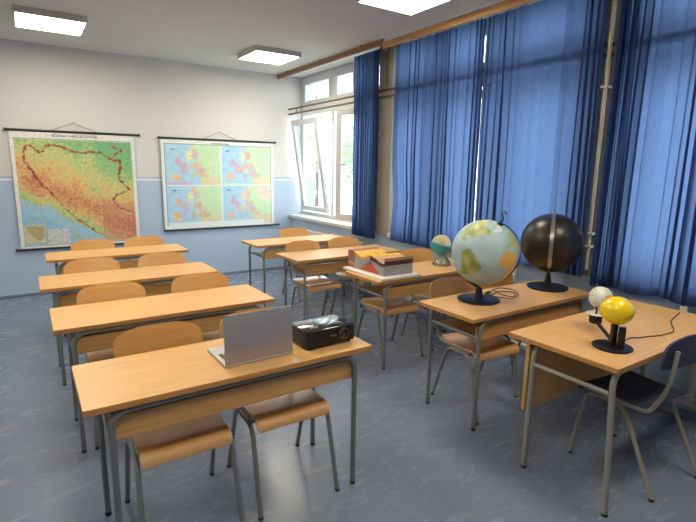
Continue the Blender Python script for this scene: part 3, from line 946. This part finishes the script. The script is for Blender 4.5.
gx, gy = 2.548, 2.185
gt = thing('globe', 'large pale blue world globe on a round dark foot', 'globe', (gx, gy, DT))
obj('foot_disc', B(lathe, [(0, 0), (.138, 0), (.143, .005), (.143, .012), (.136, .017), (.034, .021), (0, .018)], 48), M['navyplastic'], gt)
obj('stem', B(lathe, [(.030, .018), (.027, .04), (.021, .08), (.016, .094), (0, .094)], 24), M['blackplastic'], gt)
GR, GZ = .220, .338
vd = Vector((gx, gy, 0)).normalized()                       # seen from the front
rv = Vector((vd.y, -vd.x, 0))
tilt = R(23.5)
axis = (Vector((0, 0, 1))*math.cos(tilt) + rv*math.sin(tilt) - vd*.20).normalized()
lon_c = R(-42)
front = (-vd - axis*(-vd).dot(axis)).normalized()
side = axis.cross(front)
xm = math.cos(-lon_c)*front + math.sin(-lon_c)*side           # lon 0 direction
ym = axis.cross(xm)
rotm = Matrix((xm, ym, axis)).transposed()
gc = Vector((.018*rv.x, .018*rv.y, GZ))
globe_sphere('sphere', GR, gt, gc, rotm.to_euler(), earth, M['globeink'])
# half meridian: clear plastic arm on the right-hand side
arc = [gc + (GR+.012)*(math.cos(a)*axis + math.sin(a)*(rv-axis*rv.dot(axis)).normalized()) for a in [PI*k/28 for k in range(29)]]
bm = bmesh.new()
sd = axis.cross((rv-axis*rv.dot(axis)).normalized())
for s in (0,):
    prev = None
    for p in arc:
        d = (p-gc).normalized()
        q = [bm.verts.new(p+sd*e1*.009+d*e2*.003) for e1, e2 in ((-1, -1), (1, -1), (1, 1), (-1, 1))]
        if prev:
            for k in range(4): bm.faces.new((prev[k], prev[(k+1) % 4], q[(k+1) % 4], q[k]))
        else: bm.faces.new(q[::-1])
        prev = q
    bm.faces.new(prev)
obj('meridian_arm', bm, M['armplastic'], gt)
top = gc+axis*(GR+.0)
bm = bmesh.new()
q4 = axis.to_track_quat('Z', 'Y').to_matrix().to_4x4()
lathe(bm, [(0, -.002), (.022, -.001), (.02, .006), (.008, .010), (.006, .028), (.009, .034), (0, .040)], 20, top, q4)
obj('axis_cap', bm, M['navyplastic'], gt)
bm = bmesh.new()
hk = [top+axis*.03, top+Vector((0, 0, .05))+rv*.020, top+Vector((0, 0, .075))+rv*.0, top+Vector((0, 0, .085))+rv*.03, top+Vector((0, 0, .065))+rv*.036]
sweep(bm, fillet(hk, .01), .005, 8)
obj('axis_hook', bm, M['navyplastic'], gt)
bot = gc-axis*(GR+.006)
obj('support_arm', B(sweep, fillet([bot-axis*.006, bot-axis*.016, (0, 0, .088)], .01), .010, 8), M['blackplastic'], gt)
cd = [Vector((.02, .05, .024)), Vector((0.157, 0.069, 0.008)), Vector((0.374, 0.150, 0.012)), Vector((0.423, 0.050, 0.016)), Vector((0.350, -0.076, 0.008)), Vector((0.196, -0.127, 0.012)), Vector((0.137, -0.046, 0.016)), Vector((0.125, 0.023, 0.008)), Vector((0.306, 0.066, 0.012)), Vector((0.361, -0.033, 0.016)), Vector((0.253, -0.099, 0.008)), Vector((0.224, -0.019, 0.012)), Vector((0.291, 0.127, 0.016))]
obj('power_cord', B(sweep, fillet(cd, .06, 6), .0035, 6), M['blackplastic'], gt)
obj('inline_switch', B(box, (0.193, 0.081, 0.012), (.045, .022, .018), .005), M['blackplastic'], gt)

bx, by = 3.302, 2.165
bt_ = thing('globe', 'large black globe with a metal meridian band on a round black foot', 'globe', (bx, by, DT))
obj('foot_disc', B(lathe, [(0, 0), (.146, 0), (.151, .005), (.149, .014), (.034, .02), (0, .018)], 48), M['blackplastic'], bt_)
obj('stem', B(lathe, [(.030, .016), (.025, .05), (.016, .09), (.012, .118), (0, .118)], 24), M['blackplastic'], bt_)
BR, BZ = .223, .350
def slate(lo, la):
    n = noise.noise((lo*.04, la*.04, 3))
    if abs((lo+180) % 15) < .01 or abs((la+90) % 15) < .01: return (52, 48, 44)
    return mixc((26, 23, 20), (40, 35, 30), .5+n)
M['slate'] = painted('black_slate_globe', .33, .0)
globe_sphere('sphere', BR, bt_, (0, 0, BZ), (0, 0, .3), slate, M['slate'])
vb = Vector((bx, by, 0)).normalized(); sb = Vector((vb.y, -vb.x, 0))
bm = bmesh.new(); prev = None
for k in range(41):
    a = PI*k/40
    d = Vector((0, 0, 1))*math.cos(a) + (-vb)*math.sin(a)
    p = Vector((0, 0, BZ)) + d*(BR+.010)
    q = [bm.verts.new(p+sb*e1*.013+d*e2*.0025) for e1, e2 in ((-1, -1), (1, -1), (1, 1), (-1, 1))]
    if prev:
        for i in range(4): bm.faces.new((prev[i], prev[(i+1) % 4], q[(i+1) % 4], q[i]))
    else: bm.faces.new(q[::-1])
    prev = q
bm.faces.new(prev)
obj('meridian_band', bm, M['chrome'], bt_)
obj('axis_pin', B(lathe, [(0, 0), (.007, 0), (.007, .03), (0, .034)], 12, (0, 0, BZ+BR-.004)), M['chrome'], bt_)

# ---- tellurium: yellow sun ball, arm, small white globe
px, py = 2.436, 1.20
tt = thing('tellurium', 'tabletop sun and earth model with yellow ball and small white globe on a black arm', 'model', (px, py, DT))
obj('foot_disc', B(lathe, [(0, 0), (.09, 0), (.095, .004), (.094, .010), (.045, .014), (0, .013)], 40), M['blackplastic'], tt)
vt = Vector((px, py, 0)).normalized(); st_ = Vector((vt.y, -vt.x, 0))
obj('post', B(box, (0, 0, .075), (.028, .028, .125), .004, Matrix.Rotation(YAW*-1, 4, 'Z')), M['blackplastic'], tt)
obj('motor_box', B(box, tuple(st_*.036 + Vector((0, 0, .066)) - vt*.012), (.034, .036, .106), .004, Matrix.Rotation(-1.1, 4, 'Z')), M['blackplastic'], tt)
sc = Vector((0, 0, .198)) + st_*.002
def ball(bm, r, c, sq=1, nu=40, nv=24):
    lathe(bm, [(r*math.cos(-PI/2+PI*k/nv), sq*r*math.sin(-PI/2+PI*k/nv)) for k in range(nv+1)], nu, c)
sun = obj('sun_ball', B(ball, .079, sc, .89), M['yellow'], tt)
sun['label'] = 'glossy yellow ball'
# arm reaches back towards the windows' side
ae = Vector((.185, .20, .080))
arm = obj('arm', B(sweep, fillet([(0, 0, .030), (.012, .02, .04), tuple(ae-Vector((0, 0, .02)))], .02), .010, 8), M['blackplastic'], tt)
obj('gear_disc', B(lathe, [(0, -.035), (.028, -.035), (.034, -.03), (.034, .004), (.04, .006), (.04, .016), (0, .016)], 28, ae), M['blackplastic'], tt)
obj('date_ring', B(lathe, [(.012, .017), (.053, .017), (.053, .021), (.012, .021), (.012, .017)], 32, ae), M['whiteboard'], tt)
obj('earth_stem', B(lathe, [(.005, .018), (.005, .06), (0, .06)], 10, ae), M['darkmetal'], tt)
def smallearth(lo, la):
    n = noise.noise((lo*.06, la*.06, 1))
    if inpoly((lo, la), LAND[3]): return (236, 160, 90)
    for i in (0, 2, 4, 5):
        if inpoly((lo, la), LAND[i]): return mixc((214, 206, 170), (190, 204, 170), .5+n)
    return (222, 226, 222)
globe_sphere('earth_ball', .063, tt, ae+Vector((.045, .008, .104)), (R(20), R(10), R(-110)), smallearth, M['globeink'], 64, 32)
cz = .004
cpts = [(.03, -.01, .03), (.10, .0, .01), (.148, .011, cz), (.22, .025, cz), (.27, -.002, cz), (.33, -.02, cz), (.40, -.045, cz), (.55, -.06, cz), (.75, .05, cz), (1.0, .1, cz)]
obj('power_cord', B(sweep, fillet(cpts, .05, 6), .0028, 6), M['blackplastic'], tt)

# ---- fold model on a white board
fb = tag(obj('base_board', B(box, (0, 0, .010), (.41, .575, .020), .002), M['whiteboard'], loc=(2.512, 3.25, DT)), 'white board under the painted fold model', 'board')
ft = thing('fold_model', 'painted block model of folded rock layers with yellow top, on a white board', 'model', (2.385, 3.035, DT+.020))
FW, FD = .30, .53
# height of the relief across its depth (seen on the left end face)
RZf = [(0, .098), (.06, .104), (.13, .128), (.20, .140), (.27, .118), (.33, .104), (.40, .128), (.47, .150), (.53, .146)]
def hy(y):
    for (a, za), (b, zb) in zip(RZf, RZf[1:]):
        if a <= y <= b: 
            t_ = (y-a)/(b-a); t_ = t_*t_*(3-2*t_)
            return za+(zb-za)*t_
    return RZf[-1][1]
NY = 36
ol = [(0, 0)] + [(FD, 0)] + [(FD*(1-k/NY), hy(FD*(1-k/NY))*.86-.0) for k in range(NY+1)]
obj('block', B(prism, ol, 'x', 0, FW), M['modelgrey'], ft)
def layer(bm, za, zb, x0, x1, y0=0, y1=FD, grow=0):
    up = [(y0+(y1-y0)*k/NY) for k in range(NY+1)]
    o_ = [(y, hy(y)*za) for y in up] + [(y, hy(y)*zb+grow) for y in up[::-1]]
    prism(bm, o_, 'x', x0, x1)
obj('maroon_layer', B(layer, .74, 1.0, -.001, FW+.001, -.001, .20), M['maroon'], ft)
obj('tan_surface', B(layer, .985, 1.012, .0, FW, -.003, .16), M['tan'], ft)
obj('yellow_surface', B(layer, .86, 1.03, .0, FW, .16, .44), M['modelyellow'], ft)
obj('red_layer', B(layer, .30, .99, -.002, FW, .43, .532), M['modelred'], ft)
tri = [(.055, .004), (.36, .004), (.30, .03), (.24, .07), (.20, .085), (.16, .065), (.11, .035)]
obj('orange_fold', B(prism, tri, 'x', -.003, .02), M['orange'], ft)
obj('blue_core', B(prism, [(.18, .072), (.22, .072), (.21, .096), (.19, .096)], 'x', -.004, .02), mat('blue_grey_paint', (96, 108, 150), .6), ft)
tr2 = [(.40, .0), (.53, .0), (.53, .03), (.47, .025)]
obj('orange_base', B(prism, tr2, 'x', -.004, .02), M['orange'], ft)

# ---- cutaway earth on a clear stand
et = thing('earth_model', 'teal cutaway earth half with cream disc on a clear stand', 'model', (3.225, 3.235, DT))
bm = bmesh.new()
lathe(bm, [(.082, 0), (.09, .004), (.085, .03), (.05, .07), (.045, .10), (.06, .135), (.055, .135), (.038, .10), (.044, .07), (.078, .03), (.076, 0), (.082, 0)], 36)
obj('stand', bm, M['clearplastic'], et)
ER = .10
rt = Matrix.Rotation(R(14), 4, Vector((-vd.x, -vd.y, 0)).normalized()) if False else Matrix.Rotation(R(13), 4, Vector((math.sin(.78), math.cos(.78), 0)))
ec = Vector((-.02, 0, .200))
prof = [(0, -ER)] + [(ER*math.cos(-PI/2+PI/2*k/16), ER*math.sin(-PI/2+PI/2*k/16)) for k in range(1, 17)] + [(ER-.008, 0), (ER*.5, -.004), (0, -.004)]
obj('lower_half', B(lathe, prof, 40, ec, rt), M['teal'], et)['label'] = 'teal lower shell'
# upper quarter standing in the half, flat cut face towards the room
fr = rt @ Matrix.Rotation(R(-38), 4, 'Z')
def quarter(bm, r, depth, y0):
    n = 24
    o_ = [(r*math.cos(PI*k/n), r*math.sin(PI*k/n)) for k in range(n+1)]
    rows = []
    for j in range(9):
        s = math.sqrt(max(0, 1-(j/8.5)**2)); yy = y0+depth*j/8
        rows.append([bm.verts.new(Matrix.Translation(ec) @ fr @ Vector((x*s, yy, z*s))) for x, z in o_])
    for a, b in zip(rows, rows[1:]):
        for k in range(n): bm.faces.new((a[k], a[k+1], b[k+1], b[k]))
        bm.faces.new((a[0], b[0], b[n], a[n]))
    bm.faces.new(rows[0]); bm.faces.new(rows[-1][::-1])
obj('upper_quarter', B(quarter, ER*.90, .06, 0), M['cream'], et)
def halfdisc(bm, r, y0, y1):
    n = 20
    prism_pts = [(r*math.cos(PI*k/n), r*math.sin(PI*k/n)) for k in range(n+1)]
    a = [bm.verts.new(Matrix.Translation(ec) @ fr @ Vector((x, y0, z))) for x, z in prism_pts]
    b = [bm.verts.new(Matrix.Translation(ec) @ fr @ Vector((x, y1, z))) for x, z in prism_pts]
    bm.faces.new(a); bm.faces.new(b[::-1])
    for k in range(n): bm.faces.new((a[k], a[k+1], b[k+1], b[k]))
    bm.faces.new((a[n], a[0], b[0], b[n]))
obj('mantle_print', B(halfdisc, ER*.58, -.0015, .001), M['core2'], et)
obj('core_print', B(halfdisc, ER*.32, -.003, .001), M['core'], et)

# ------------------------------------------------------------------ outside
struct('outside_ground', B(box, (24, 6, -3.1), (40, 90, .2)), M['grass'])
def tree(label, x, y, h, r, seed, n=2600):
    rnd = random.Random(seed)
    t = thing('tree', label, 'tree', (x, y, -3), group='trees outside the windows')
    tr = [(0, 0, 0), (.1, .05, h*.3), (-.1, .1, h*.55), (.05, 0, h*.85)]
    obj('trunk', B(sweep, tr, [.22, .18, .13, .05], 8), M['bark'], t)
    bm = bmesh.new()
    cl = [(Vector((rnd.gauss(0, r*.45), rnd.gauss(0, r*.45), h*.68+rnd.gauss(0, h*.17))), r*rnd.uniform(.35, .6)) for _ in range(12)]
    for _ in range(n):
        c, cr = rnd.choice(cl)
        d = Vector((rnd.gauss(0, 1), rnd.gauss(0, 1), rnd.gauss(0, 1))).normalized()*cr*rnd.random()**.4
        p = c+d
        a = Vector((rnd.gauss(0, 1), rnd.gauss(0, 1), rnd.gauss(0, 1))).normalized()*rnd.uniform(.10, .2)
        b = a.orthogonal().normalized()*rnd.uniform(.06, .12)
        bm.faces.new([bm.verts.new(p+a), bm.verts.new(p+b), bm.verts.new(p-a), bm.verts.new(p-b)])
    obj('foliage', bm, M['leaf'], t, smooth=False)
tree('pale green tree outside, seen through the swung open sash', 14.5, 20.5, 7.6, 2.6, 1)
tree('pale green tree outside, seen in the gap beside the tilted sash', 13.0, 27.5, 8.6, 2.4, 2)
tree('tall pale tree outside, seen through the transom panes', 23.0, 40.0, 15.5, 4.0, 3, 3200)
